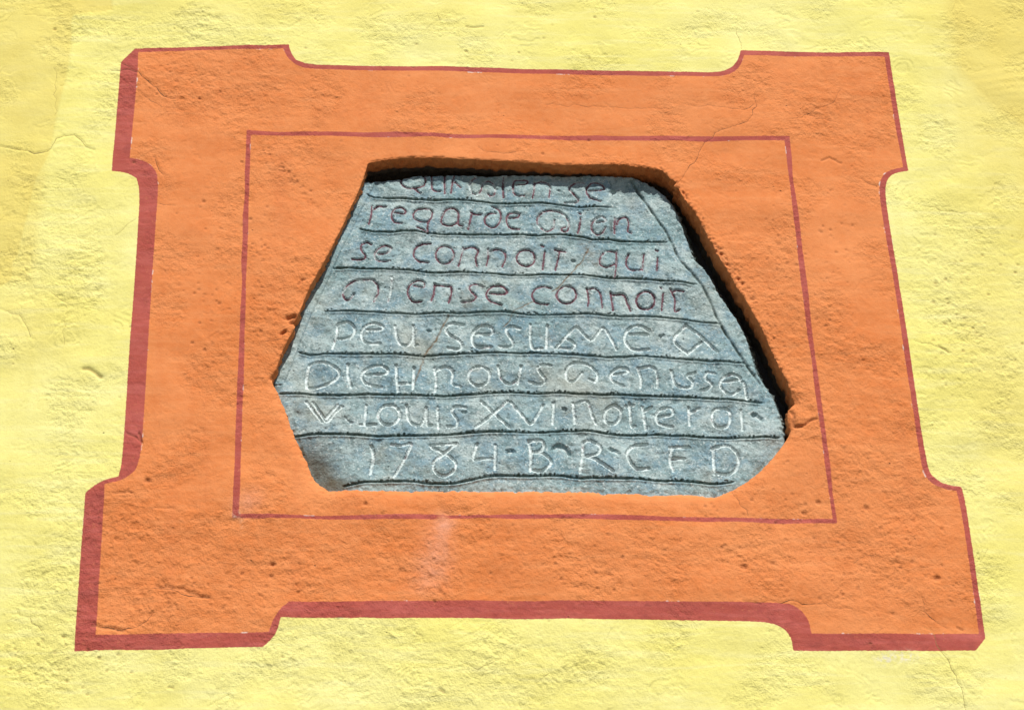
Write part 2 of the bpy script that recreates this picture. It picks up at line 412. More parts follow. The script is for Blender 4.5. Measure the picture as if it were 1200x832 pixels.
# gouges and dents seen in the photograph
def gouge(pts, w, d, ragged=.4):
    p = jitter(P(pts), .006, w*ragged, closed=False, seed=int(pts[0][0]*7+pts[0][1]))
    D = np.full(X.shape, .05); band_dist(D, xs, zs, p, False, .02)
    g = np.exp(-(D/w)**2); H[:] += d*g; pitd[:] = np.maximum(pitd, sstep(g, .35, .9)*min(1, d/.002))
for g in [([(337,374),(345,371),(341,379)], .004, .006), ([(350,335),(354,329),(358,328)], .002, .0025), ([(329,392),(334,389)], .003, .005), ([(318,442),(324,436)], .004, .006),
          ([(963,188),(972,184),(986,191)], .002, .002), ([(928,480),(931,487),(930,497),(940,499)], .003, .004), ([(943,498),(951,492),(957,491)], .002, .003),
          ([(98,432),(108,434),(118,441)], .004, .003), ([(546,32),(554,33),(566,32)], .002, .0018), ([(1100,406),(1108,411),(1112,414)], .0025, .002),
          ([(108,733),(128,736),(145,739)], .003, .0022), ([(183,687),(205,690),(222,695),(245,700)], .003, .002), ([(163,507),(166,518)], .002, .003), ([(148,507),(160,512),(166,517)], .0015, .002),
          ([(133,579),(150,576),(155,578)], .002, .002), ([(180,595),(204,596)], .0015, .0015), ([(640,562),(647,570)], .001, .001), ([(1122,735),(1128,738)], .002, .002),
          ([(515,808),(520,811)], .003, .002), ([(800,225),(805,233)], .002, .003), ([(810,245),(816,253)], .002, .003), ([(197,805),(203,806)], .002, .0015)]:
    gouge(*g)
# broad repair patches in the yellow, with feathered steps
def patch(pts, feather=.004):
    return sstep(-sdf(xs, zs, jitter(smooth_poly(P(pts, 0)), .02, .002, seed=9), .05), -feather, feather)
pa = patch([(-1200,-700),(140,-700),(128,-60),(132,12),(86,18),(82,75),(66,135),(60,178),(40,210),(32,250),(10,330),(-60,350),(-1200,380)])
pb = patch([(1080,-700),(2400,-700),(2400,700),(1260,300),(1200,280),(1200,150),(1145,105),(1112,60)], .03)
pc = patch([(-1200,200),(55,182),(50,250),(34,330),(-1200,370)], .012)
H += .0009*pa; 
A['tone'] = np.clip(.75*pa+.75*np.maximum(pb, 0)+.55*pc+.6*blob(1160,120,60,160)+.45*blob(1180,450,60,150)+.35*blob(30,380,60,60)+.35*blob(1190,0,140,40)+.3*blob(320,10,260,22), 0, 1)
wv = blob(1190,90,60,30,-.5); H += .0005*wv*np.sin(noise(X, Z, .3, 31)*2+Z*260)*.5      # combed arc at the right edge
A['scuff'] = np.clip(.95*blob(520,613,10,10)+.55*blob(514,640,13,18,.3)+.5*blob(505,666,14,16,.4)+.25*blob(497,685,16,12)+.45*blob(287,590,12,10,.6)+.25*blob(298,583,10,10), 0, 1)*(.8+.2*sstep(noise(X, Z, .03, 33), -1, 1))
H -= .0008*np.clip(A['scuff'], 0, 1)*.5
A['chalk'] = np.clip(.8*blob(1050,770,18,4)+.6*blob(1037,773,7,4)+.7*blob(1063,768,7,4)+.7*blob(277,603,3,4)+.4*blob(284,613,2,4), 0, 1)
A['pitd'] = pitd; A['rough'] = np.clip(amt*.85, 0, 1)
# rounded, slightly bulging lip round the niche
edge_n = .0026+.0012*np.clip(noise(X, Z, .03, 21), -1, 2)
t = np.clip(sh/edge_n, 0, 1); H += edge_n*.8*(1-np.sqrt(np.clip(1-(1-t)**2, 0, 1)))*(sh > -1)*.9
near = np.exp(-np.clip(sh, 0, 1)/.012); rside = sstep(X, .13, .22)*sstep(Z, ZC-.2, ZC-.15)
H += .0007*near*noise(X, Z, .014, 22)*rside + .0008*near*np.clip(noise(X, Z, .012, 23), 0, 2)*sstep(-X, .2, .3)
lower = sstep(Z, ZC-.13, ZC-.19)                       # along the bottom the plaster is dressed down onto the stone
H += .009*np.exp(-np.clip(sh, 0, 1)/.010)*lower
H -= .0015*blob(932,492,7,9)
A['deep'] = np.zeros_like(X)


# cracks: fine grooves here, the dark line itself is a ribbon added below
CR = [([(0,171),(12,173),(32,176),(40,180),(54,178),(63,168),(73,160),(87,158),(95,164),(101,172),(110,175)], .0014, 1),
      ([(130,82),(150,80),(163,84),(175,96),(188,109),(200,115),(218,117)], .0012, 0),
      ([(790,220),(800,208),(806,198),(818,183),(827,165),(838,155),(860,148),(878,140),(887,125),(884,112)], .0007, 0),
      ([(1083,734),(1096,745),(1105,765),(1115,783),(1122,800),(1130,825),(1136,845)], .0009, 1),
      ([(858,573),(866,585),(877,604)], .0006, 0), ([(160,105),(190,125),(215,130)], .0006, 0),
      ([(800,122),(850,126),(872,129),(885,121)], .0005, 0), ([(985,105),(977,120),(950,132),(925,140)], .0005, 0),
      ([(943,134),(960,138),(985,145)], .0006, 0), ([(1010,209),(1018,215),(1029,218)], .0009, 0),
      ([(182,186),(187,200),(192,205)], .0012, 0), ([(183,237),(193,240),(206,241)], .0008, 0),
      ([(310,400),(322,399),(333,397)], .0007, 0), ([(108,728),(118,734),(140,738),(160,735),(172,728),(180,718)], .0009, 0),
      ([(180,689),(200,691),(222,699),(245,700)], .0009, 0), ([(560,172),(568,178),(590,181),(615,178)], .0006, 0),
      ([(640,123),(680,123),(720,125),(780,127)], .0004, 0), ([(870,704),(910,705),(960,707),(1000,713)], .0007, 0),
      ([(1000,660),(1015,650),(1030,652)], .0006, 0), ([(135,275),(150,262),(160,256)], .0006, 1),
      ([(0,362),(22,368),(33,385),(36,395)], .0009, 1), ([(40,337),(58,340),(72,352),(84,358)], .0008, 1),
      ([(63,80),(66,105),(64,135)], .0005, 1), ([(28,18),(40,17),(55,19)], .0005, 1), ([(512,16),(516,25)], .0008, 1),
      ([(820,247),(870,256),(920,259)], .0001, 0), ([(75,375),(75,405)], .0006, 1), ([(864,33),(866,45),(869,58)], .0006, 1),
      ([(1080,240),(1110,247),(1145,250)], .0005, 1), ([(1072,400),(1090,403),(1112,413)], .0008, 1), ([(820,470),(823,560)], .0001, 0),
      ([(1110,735),(1090,722),(1083,715),(1080,700)], .0005, 0), ([(540,775),(560,785),(585,772)], .0007, 1), ([(628,800),(645,788),(655,800)], .0006, 1),
      ([(20,715),(35,722),(50,740),(55,748)], .0006, 1), ([(140,72),(155,79)], .0007, 0)]
CR = [c for c in CR if c[1] > .0002]
crack_lines = []
for k, (pts, w, kind) in enumerate(CR):
    p = jitter(P(pts), .011, .0024, closed=False, seed=60+k); crack_lines.append((p, w, kind))
    D = np.full(X.shape, .05); band_dist(D, xs, zs, p, False, .02)
    H += (w*.9)*np.exp(-(D/(.0018+w*.6))**2)

# snap grid points onto the niche outline so its edge is clean
gz_, gx_ = np.gradient(sh, zs, xs)
Xs, Zs = X.copy(), Z.copy()
cen = (sh[:-1, :-1]+sh[1:, :-1]+sh[:-1, 1:]+sh[1:, 1:])/4
keep = cen > 0
vin = np.zeros(X.shape, bool); vout = np.zeros(X.shape, bool)
for dj in (0, 1):
    for di in (0, 1):
        vout[dj:dj+keep.shape[0], di:di+keep.shape[1]] |= keep
        vin[dj:dj+keep.shape[0], di:di+keep.shape[1]] |= ~keep
bd = vin & vout
gl = np.hypot(gx_, gz_)+1e-9
mv = np.clip(sh, -.0022, .0022)
Xs[bd] -= (mv*gx_/gl)[bd]; Zs[bd] -= (mv*gz_/gl)[bd]
G = Grid(xs, zs, X, H, Z, A)
G.co = np.stack([Xs, H, Zs], -1).reshape(-1, 3)

wall = empty("plastered_wall", (0, 0, 0), label="yellow plastered wall with an orange panel framed in dark red around a sunken niche", category="wall")
fc = lambda a: (a[:-1, :-1]+a[1:, :-1]+a[:-1, 1:]+a[1:, 1:])/4
cso, csi, cro, cri, cx, cz = fc(A['so']), fc(A['si']), fc(A['ro']), fc(A['ri']), fc(X), fc(Z)
G.part(keep & (cso > 0), "yellow_plaster", M_wall, wall, label="lumpy pale yellow limewashed plaster")
G.part(keep & (csi <= 0) & (cro > 0), "orange_panel", M_wall, wall, label="orange painted field between red border and thin red line")
inner = G.part(keep & (cri <= 0), "orange_centre", M_wall, wall, label="orange plaster inside the thin red line, around the niche")
G.part(keep & (cro <= 0) & (cri > 0), "painted_line", M_wall, wall, label="thin dark red painted rectangle around the niche")
border = keep & (cso <= 0) & (csi > 0)
pc_ = lambda a: P([a])[0]
cTL, cTR, cBR, cBL = pc_((150, 62)), pc_((1040, 64)), pc_((1149, 752)), pc_((100, 753))
def side(a, b): return (b[0]-a[0])*(cz-a[1])-(b[1]-a[1])*(cx-a[0])
ctr = (cTL+cTR+cBR+cBL)/4
d1 = side(cTL, ctr); d2 = side(cTR, ctr); d3 = side(cBR, ctr); d4 = side(cBL, ctr)
left = (d1 < 0) & (d4 > 0); top = (d1 > 0) & (d2 < 0); right = (d2 > 0) & (d3 < 0); bot = (d3 > 0) & (d4 < 0)
G.part(border & top, "border_line", M_wall, wall, label="thin dark red line edging the panel along its top")
G.part(border & right, "border_line", M_wall, wall, label="thin dark red line edging the right side of the panel")
G.part(border & left, "border_band", M_wall, wall, label="broad dark red band down the left side of the panel")
G.part(border & ~(top | right | left), "border_band", M_wall, wall, label="broad dark red band along the bottom of the panel")

# reveal of the niche: rings swept back from the cut edge
nx = len(xs)
def vid(j, i): return j*nx+i
E_ = []
k = keep
jj, ii = np.nonzero(k[:-1, :] != k[1:, :])            # horizontal edges between face rows
for j, i in zip(jj, ii):
    a, b = vid(j+1, i), vid(j+1, i+1)
    E_.append((a, b) if k[j, i] else (b, a))
jj, ii = np.nonzero(k[:, :-1] != k[:, 1:])
for j, i in zip(jj, ii):
    a, b = vid(j, i+1), vid(j+1, i+1)
    E_.append((b, a) if k[j, i] else (a, b))
E_ = np.array(E_); u, inv = np.unique(E_, return_inverse=True); inv = inv.reshape(-1, 2)
base = G.co[u]; ox = (gx_/gl).ravel()[u]; oz = (gz_/gl).ravel()[u]
depths = [0, .002, .005, .009, .014, .019, .025, .031, .037, .044, .052, .062, .075, .09]
rings = []; dp = []
for kx, d in enumerate(depths):
    nn = .0014*noise(base[:, 0]+d*3.1, base[:, 2]-d*2.3, .030, 40)+.0002*noise(base[:, 0]-d*5, base[:, 2]+d*4, .012, 41)
    off = (min(1, d/.006))*nn + (.004*sstep(d, .036, .05) if d else 0) + .0006*min(1, d/.004)
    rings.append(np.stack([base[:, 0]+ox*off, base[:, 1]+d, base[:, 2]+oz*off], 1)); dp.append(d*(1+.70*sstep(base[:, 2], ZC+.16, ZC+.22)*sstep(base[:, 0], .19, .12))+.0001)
rings = np.concatenate(rings); n_ = len(u); Fq = []
for kx in range(len(depths)-1):
    Fq.append(np.stack([inv[:, 0]+kx*n_, inv[:, 1]+kx*n_, inv[:, 1]+(kx+1)*n_, inv[:, 0]+(kx+1)*n_], 1))
Fq = np.concatenate(Fq); nr = len(rings)
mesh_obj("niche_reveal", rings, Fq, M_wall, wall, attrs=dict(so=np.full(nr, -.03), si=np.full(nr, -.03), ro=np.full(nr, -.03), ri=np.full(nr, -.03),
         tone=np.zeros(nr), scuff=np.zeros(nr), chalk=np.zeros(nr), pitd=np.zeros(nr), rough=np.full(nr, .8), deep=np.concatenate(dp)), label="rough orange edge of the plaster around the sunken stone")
def boxmesh(name, lo, hi, mat, parent, **pr):
    v = [(x, y, z) for x in (lo[0], hi[0]) for y in (lo[1], hi[1]) for z in (lo[2], hi[2])]
    f = [(0, 1, 3, 2), (4, 6, 7, 5), (0, 4, 5, 1), (2, 3, 7, 6), (0, 2, 6, 4), (1, 5, 7, 3)]
    return mesh_obj(name, v, f, mat, parent, smooth=False, **pr)
boxmesh("masonry_core", (-4.5, .088, 0), (4.5, .55, 7.5), M_rub, wall, label="masonry behind the plaster, dark mortar at the back of the niche")
boxmesh("niche_back", (-.52, .080, ZC-.4), (.52, .0875, ZC+.4), M_mortar, wall)

# crack ribbons
def hsample(x, z):
    i = np.clip(np.searchsorted(xs, x)-1, 0, nx-2); j = np.clip(np.searchsorted(zs, z)-1, 0, len(zs)-2)
    a = (x-xs[i])/(xs[i+1]-xs[i]); b = (z-zs[j])/(zs[j+1]-zs[j])
    return H[j, i]*(1-a)*(1-b)+H[j, i+1]*a*(1-b)+H[j+1, i]*(1-a)*b+H[j+1, i+1]*a*b
for q, (p, w, kind) in enumerate(crack_lines):
    r = np.random.default_rng(200+q)
    pp = []
    for a, b in zip(p[:-1], p[1:]):
        n = max(1, int(np.hypot(*(b-a))/.0022))
        for j in range(n): pp.append(a+(b-a)*j/n)
    pp.append(p[-1]); pp = np.array(pp)+r.normal(0, .00025, (len(pp), 2))
    tan = np.gradient(pp, axis=0); tan /= np.linalg.norm(tan, axis=1, keepdims=True)+1e-9
    nrm = np.stack([-tan[:, 1], tan[:, 0]], 1); L = len(pp)
    ww = w*.42*(.45+.55*np.abs(np.interp(np.arange(L), np.arange(0, L+9, 5), r.normal(0, 1, len(np.arange(0, L+9, 5))))))*np.sin(np.clip(np.linspace(0, 1, L), .04, .96)*math.pi)**.35
    ww = np.clip(ww, .00012, .0012)
    va = pp+nrm*ww[:, None]; vb = pp-nrm*ww[:, None]
    V = np.concatenate([np.stack([s_[:, 0], hsample(s_[:, 0], s_[:, 1])-.0004, s_[:, 1]], 1) for s_ in (va, vb)])
    i = np.arange(L-1); Fr = np.stack([i+L, i+L+1, i+1, i], 1)
    mesh_obj("crack", V, Fr, M_cracky if kind else M_crack, wall)

# the ground in front of the wall, reaching the horizon
gx = np.array([-400, -100, -30, -10, -4, 0, 4, 10, 30, 100, 400.]); gy = np.array([-400, -100, -30, -10, -4, -.02, .6, 10, 60, 400.])
GX, GY = np.meshgrid(gx, gy); b_ = (np.arange(len(gy)-1)[:, None]*len(gx)+np.arange(len(gx)-1)[None]).ravel()
mesh_obj("ground", np.stack([GX, GY, np.full_like(GX, -.004)], -1).reshape(-1, 3), np.stack([b_, b_+1, b_+1+len(gx), b_+len(gx)], 1), M_ground, kind="structure")
#@@SPLIT2
# ================================================================== the inscribed stone
YS = .026
sx0, sz0 = P([(290, 640)], YS)[0]; sx1, sz1 = P([(950, 190)], YS)[0]
D_ = .0011
gxs = np.arange(sx0, sx1, D_); gzs = np.arange(sz0, sz1, D_)
SX, SZ = np.meshgrid(gxs, gzs)
OUTL = [(416,214),(445,211),(470,208),(500,205.5),(600,205),(700,205.5),(733,206.5),(750,210),(765,218),(781,229),(791,242),(798,257),(806,280),(815,305),(827,316),(838,332),(849,351),(861,369),
        (872,385),(880,410),(887,436),(893,445),(900,455),(906,463),(910,474),(914,482),(917,497),(918,512),(925,540),(905,585),(860,600),(360,595),(330,540),(305,462),(312,440),(352,350),(395,262)]
ol_p = jitter(smooth_poly(P(OUTL, YS), ang=45), .013, .0009, seed=71)
so2 = sdf(gxs, gzs, ol_p, .03)

ZT = {1: (430,190,7.0588), 2: (600,190,7.0588), 3: (380,270,5.4545), 4: (590,270,5.2174), 5: (330,360,4.4444), 6: (590,360,4.1379), 7: (330,460,4.1379), 8: (620,460,3.871), 9: (540,430,10.), 0: (600,500,10.)}
def zp(z, pts):
    ox, oy, s = ZT[z]; return [(ox+x/s, oy+y/s) for x, y in pts]
RULES = [ zp(1,[(0,265),(60,290),(250,295),(380,310),(550,322),(850,318),(1050,335),(1180,345)])+zp(2,[(200,345),(400,350),(600,370),(850,380),(900,376)]),
          zp(1,[(-60,560),(60,580),(230,581),(300,576),(400,578),(520,583),(600,590),(800,595),(1180,607)])+zp(2,[(100,600),(200,612),(400,600),(600,618)])+zp(4,[(540,55),(650,55),(720,72),(1000,70)]),
          zp(3,[(60,245),(150,240),(300,245),(500,258),(700,268),(850,262),(1000,270),(1150,281)])+zp(4,[(200,268),(400,270),(600,285),(800,300),(1000,315),(1180,330)]),
          zp(3,[(0,515),(100,515),(300,525),(600,530),(850,530),(1150,528)])+zp(5,[(1250,39)])+zp(6,[(200,37),(400,38),(700,45),(850,55),(1050,78)]),
          zp(5,[(88,230),(150,243),(300,245),(500,245),(740,250),(900,245),(1050,236)])+zp(6,[(0,222),(150,222),(300,230),(500,240),(700,240),(900,255),(1170,270)]),
          zp(5,[(-10,450),(150,455),(300,460),(450,451),(700,461),(850,461),(1000,455),(1150,442)])+zp(6,[(100,411),(250,412),(400,425),(600,428),(800,432),(1000,440),(1260,460)]),
          zp(7,[(55,215),(180,200),(300,200),(480,212),(700,208),(1000,195)])+zp(8,[(0,181),(250,175),(400,190),(600,190),(800,205),(1000,205),(1140,208)]),
          zp(7,[(300,452),(400,432),(600,430),(720,438),(840,440),(950,415),(1060,400)])+zp(8,[(0,378),(150,376),(250,390),(400,390),(600,400),(700,400),(850,415),(930,405)]) ]
RW = [1.0, 1.15, 1.05, .75, .85, 1.3, 1.2, 1.15]        # how deep each ruled channel is cut
rules = [P(r, YS) for r in RULES]
rz = [np.interp(gxs, r[:, 0], r[:, 1]) for r in rules]   # each rule as a height over x
RG = P([(739,211),(748,225),(758.7,241),(770,257),(781,272),(790,291),(797,305),(812,322),(824,337),(834,357),(844,380),(858,402),(868,418),(878,433),(890,449)], YS)
LG = P([(441,213),(429,237),(411,275),(395,307),(379,341),(363,375),(351,405),(341,432),(333,450)], YS)
inter = lambda line, z: np.interp(z, line[::-1, 1], line[::-1, 0])
rgx = inter(RG, gzs); lgx = inter(LG, gzs)

SH = np.zeros_like(SX)
SH += .0016*noise(SX, SZ, .30, 50, beta=1, lo=12, hi=50)
SH += .00060*noise(SX, SZ, .07, 51, beta=.8)
SH += .00022*noise(SX, SZ, .020, 52, stretch=(1.4, 1), beta=.5)
SH += .00010*noise(SX, SZ, .008, 53, beta=.3)
SH += .0007*np.clip(noise(SX, SZ, .012, 64, beta=.3)-1.5, 0, 2)
q = noise(SX, SZ, .05, 54, stretch=(1.5, 1), beta=.6)*1.2; saw = q-np.floor(q); saw = np.where(saw > .1, (1-saw)/.9, saw/.1)
SH += .00035*saw*sstep(noise(SX, SZ, .12, 55), .3, 1.1)
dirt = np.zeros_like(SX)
ragn = noise(SX, SZ, .009, 56, stretch=(1.3, 1)); ragb = noise(SX, SZ, .06, 57)
for k, (rr, r) in enumerate(zip(rules, rz)):
    x0, x1 = rr[0, 0], rr[-1, 0]
    fade = sstep(SX, x0-.004, x0+.006)*sstep(SX, x1+.006, x1-.012)
    if k == 0: fade *= sstep(SX, x1+.004, x1-.05)
    v = SZ-r[None, :]-.0005                              # height above the ruled line
    up = np.maximum(.0013, .0027+.0019*np.clip(ragn, -1, 2.2)*(.5+.7*np.clip(ragb, -.6, 1.5)))
    prof = np.where(v > 0, 1-np.clip(v/up, 0, 1)**1.3, 1-sstep(-v, 0, .0034))
    SH += .0050*RW[k]*prof*fade
    SH -= .0016*np.exp(-((v+.0052)/.0021)**2)*fade       # raised lower arris
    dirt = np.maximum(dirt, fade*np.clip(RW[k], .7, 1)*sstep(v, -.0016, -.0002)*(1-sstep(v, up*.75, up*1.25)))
    # rows lean a little: the top of each row stands proud
nrow = np.zeros(SX.shape, int)
for r in rz: nrow += (SZ < r[None, :])
# right hand channel and the strip outside it, left rim
D = np.full(SX.shape, .03); band_dist(D, gxs, gzs, catmull(RG, 3), False, .02)
outer = SX > rgx[:, None]
rg_f = .85+.25*np.clip(noise(SX, SZ, .05, 58), -1, 1)
SH += .0040*rg_f*np.exp(-(D/.0026)**2)
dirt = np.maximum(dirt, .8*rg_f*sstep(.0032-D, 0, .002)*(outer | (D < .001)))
inz = (SZ > RG[-1, 1])
SH += np.where(outer & inz, .0025*sstep(D, .003, .02), 0)
DL = np.full(SX.shape, .03); band_dist(DL, gxs, gzs, LG, False, .02)
SH += .0011*np.exp(-(DL/.0018)**2)
lrim = SX < lgx[:, None]
SH -= np.where(lrim & (SZ > LG[-1, 1]), .0013*sstep(DL, .0, .004), 0)
# bottom left corner worn hollow, chips
def sblob(px, py, rx, ry, rot=0.0):
    c = P([(px, py)], YS)[0]; kk = .00163
    dx = (SX-c[0]); dz = (SZ-c[1]); cr, sr = math.cos(rot), math.sin(rot)
    return np.exp(-(((dx*cr+dz*sr)/(rx*kk))**2+((-dx*sr+dz*cr)/(ry*kk*1.25))**2))
SH += .014*sblob(366,560,26,26,.3)+.003*sblob(375,545,20,30)
SH += .0030*sblob(742,232,10,14,.8)-.0015*sblob(757,236,14,10)
SH += .0045*sblob(716,268,1.8,9)+.002*sblob(890,547,6,8)+.002*sblob(348,485,5,2.5)
SH += .0025*sblob(510,217,9,2.5)+.002*sblob(484,484,4,4)*0
stain = np.clip(.95*sblob(368,556,22,20,.4)+.7*sblob(392,566,30,6)+.35*sblob(740,235,12,14)+.5*sblob(348,485,6,3)+.5*sblob(888,547,6,8)+.6*sblob(716,268,2.2,9)
                +.25*sblob(460,320,30,8)+.4*sblob(500,345,8,5), 0, 1)
# natural crack running diagonally across the slab
CK = zp(4,[(520,110),(495,150),(485,180),(440,230),(410,265),(370,310),(345,340),(300,370)])
CK2 = zp(4,[(190,430),(150,450),(100,480),(60,500)])+[(596,378),(590,384)]
CK3 = zp(5,[(868,45),(840,100),(820,140),(790,185),(765,215),(745,245),(735,285),(722,320),(705,360),(690,400)])
rust = np.zeros_like(SX)
ckl = []
for qn, (ck, w) in enumerate(((CK, .0012), (CK2, .0008), (CK3, .0014))):
    p = jitter(P(ck, YS), .006, .0009, closed=False, seed=80+qn)
    D = np.full(SX.shape, .03); band_dist(D, gxs, gzs, p, False, .012)
    SH += (w*1.1)*np.exp(-(D/(w*1.1))**2); rust = np.maximum(rust, np.exp(-(D/(w*1.25))**2))
    ckl.append(p)
# grime gathered along the joint with the plaster
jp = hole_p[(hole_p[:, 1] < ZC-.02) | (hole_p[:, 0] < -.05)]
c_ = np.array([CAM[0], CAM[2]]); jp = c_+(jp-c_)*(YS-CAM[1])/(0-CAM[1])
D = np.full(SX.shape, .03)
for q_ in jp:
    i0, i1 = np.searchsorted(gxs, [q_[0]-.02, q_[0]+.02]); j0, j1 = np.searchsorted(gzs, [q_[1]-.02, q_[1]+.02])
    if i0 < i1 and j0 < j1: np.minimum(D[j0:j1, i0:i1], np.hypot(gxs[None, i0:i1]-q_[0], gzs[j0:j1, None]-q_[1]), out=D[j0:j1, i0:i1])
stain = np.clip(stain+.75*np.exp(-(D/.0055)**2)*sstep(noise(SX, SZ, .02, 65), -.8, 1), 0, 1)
stain = np.clip(stain+.5*sblob(366,548,20,32,.3), 0, 1)
rust = np.clip(rust+.35*sblob(548,355,12,10)+.3*sblob(693,300,10,25,.5)+.35*sblob(905,520,12,12)+.25*sblob(820,318,8,12)+.25*sblob(645,395,12,6), 0, 1)

# -------- letters: chisel strokes traced as centre lines (zoom id, character, paint, strokes)
def el(cx, cy, rx, ry, a0=0, a1=360, n=12):
    return [(cx+rx*math.cos(math.radians(a0+(a1-a0)*i/n)), cy-ry*math.sin(math.radians(a0+(a1-a0)*i/n))) for i in range(n+1)]
L_ = []
def LT(row, z, ch, pur, *strokes, w=1.0): L_.append((row, ch, pur, w, [zp(z, s) for s in strokes]))
# line 1
LT(0,1,'Q',.9,[(450,108),(375,95),(305,110),(282,150),(300,195),(350,222),(420,215),(470,190),(484,145),(450,108)],[(380,215),(412,240),(440,262)])
LT(0,1,'U',.8,[(535,105),(537,180),(540,220),(565,243),(605,245)],[(645,105),(642,180),(645,268)])
LT(0,1,'I',.8,[(722,120),(705,190),(695,262)],[(730,172),(775,215)])
LT(0,1,'M',.5,[(900,130),(860,160),(850,205),(868,250),(905,265),(940,235),(962,170)],[(962,170),(1005,150),(1045,175),(1060,225),(1050,262),(1020,272),(1002,258)])
LT(0,1,'I',.8,[(1130,125),(1125,200),(1130,290)])
LT(0,2,'E',.7,[(40,187),(110,185),(128,160),(85,150),(20,158),(8,230),(35,275),(100,285)])
LT(0,2,'N',.7,[(185,175),(182,240),(170,300)],[(185,180),(240,165),(292,170),(315,215),(305,300)])
LT(0,2,'dot',.7,[(385,236),(391,240)],w=1.2)
LT(0,2,'S',.6,[(598,172),(545,165),(492,188),(475,220),(515,260),(550,300),(520,320),(440,325)])
LT(0,2,'E',.7,[(640,236),(735,230),(765,208),(725,176),(665,174),(620,208),(622,260),(660,300),(735,325)])
LT(0,2,'dot',.7,[(825,242),(836,243)],w=1.5)
# line 2
LT(1,1,'r',.9,[(40,362),(36,430),(15,510)],[(55,388),(95,360),(155,362)])
LT(1,1,'e',.8,[(225,415),(300,425),(320,405),(290,378),(240,380),(208,410),(205,460),(230,500),(285,512)])
LT(1,1,'g',.9,[(510,490),(430,485),(385,450),(395,405),(440,385),(510,388),(540,410),(530,460),(505,500),(500,590)],[(495,572),(460,555),(415,540)])
LT(1,1,'a',.8,[(750,410),(700,388),(650,400),(622,450),(620,495),(670,522),(730,510),(758,470),(750,410)],[(757,440),(757,510),(792,525)])
LT(1,1,'r',.9,[(865,440),(850,500),(838,548)],[(858,412),(890,435),(945,430)])
LT(1,1,'d',.9,[(1065,420),(1000,428),(975,470),(985,515),(1040,545),(1090,510),(1108,440),(1090,390),(1038,362)])
LT(1,2,'e',.8,[(-22,460),(45,455),(58,432),(20,418),(-22,425),(-45,462),(-38,515),(-5,548),(60,553)])
LT(1,2,'M',.6,[(350,480),(340,540),(290,572),(240,550),(210,505),(218,450),(265,415),(330,403),(400,412),(450,450),(470,510),(462,560),(430,572),(408,550),(440,535)])
LT(1,2,'i',.9,[(570,458),(560,520),(545,580)],[(556,415),(568,422)])
LT(1,2,'e',.5,[(700,500),(770,495),(768,470),(735,457),(690,475),(660,510),(665,560),(700,595),(745,585),(772,545)])
LT(1,2,'n',.9,[(850,470),(845,530),(848,592)],[(855,480),(868,518),(882,480),(940,460),(965,500),(958,565),(988,583)])
# line 3
LT(2,3,'s',.9,[(300,92),(270,78),(235,100),(240,135),(264,165),(240,186),(180,187)])
LT(2,3,'e',.6,[(345,148),(400,140),(428,112),(395,95),(350,110),(322,150),(345,190),(420,192)])
LT(2,3,'c',.9,[(680,78),(620,88),(582,112),(572,160),(600,195),(662,202)])
LT(2,3,'o',.7,el(770,150,57,56))
LT(2,3,'n',.8,[(888,108),(875,165),(858,222)],[(885,118),(945,104),(984,128),(968,170),(976,218)])
LT(2,3,'n',.8,[(1045,122),(1048,170),(1035,222)],[(1050,140),(1100,124),(1148,138),(1158,180),(1137,228)])
LT(2,4,'o',.9,el(136,167,56,48))
LT(2,4,'i',.9,[(252,130),(240,232)],[(232,94),(246,100)])
LT(2,4,'t',.9,[(345,122),(332,180),(318,235)],[(315,118),(345,125),(382,132)])
LT(2,4,'dot',.9,[(424,180),(432,182)],w=1.1)
LT(2,4,'q',.7,[(688,132),(630,126),(592,165),(592,205),(630,222),(682,205)],[(692,128),(690,200),(680,288)])
LT(2,4,'u',.9,[(765,145),(750,185),(770,238),(835,245),(856,215)],[(858,150),(848,246)])
LT(2,4,'i',.9,[(942,168),(938,246)],[(932,122),(943,126)])
# line 4
LT(3,3,'M',.6,[(190,405),(160,440),(130,430),(120,390),(150,345),(210,315),(290,312),(335,342),(345,390),(318,452)])
LT(3,3,'i',.25,[(432,330),(425,390),(408,450)],[(430,308),(434,316)])
LT(3,3,'e',.9,[(572,356),(635,360),(640,335),(610,320),(560,340),(533,382),(545,430),(580,456),(622,452)])
LT(3,3,'n',1.,[(706,340),(700,400),(682,452)],[(706,345),(745,348),(805,355),(812,400),(795,458)],w=1.15)
LT(3,3,'dot',.5,[(860,383),(864,388)],w=.8)
LT(3,3,'s',.6,[(1020,362),(965,345),(925,365),(938,395),(970,428),(940,455),(878,460)])
LT(3,3,'e',1.,[(1055,402),(1140,410),(1168,388),(1125,355),(1062,368),(1035,410),(1058,455),(1132,480)],w=1.15)
LT(3,4,'c',.8,[(290,350),(240,342),(192,360),(175,400),(203,440),(270,450)])
LT(3,4,'o',.7,el(385,395,60,52))
LT(3,4,'n',1.,[(508,362),(520,420),(515,472)],[(512,366),(560,358),(592,390),(604,472)])
LT(3,4,'n',1.,[(655,380),(665,440),(670,487)],[(662,392),(735,394),(758,440),(778,486)],w=1.15)
LT(3,4,'o',1.,el(868,430,56,50),w=1.1)
LT(3,4,'i',1.,[(975,390),(968,486)],[(960,354),(967,358)])
LT(3,4,'t',1.,[(1020,366),(1048,420),(1048,488),(1078,478)],[(1030,382),(1060,372),(1102,377)])
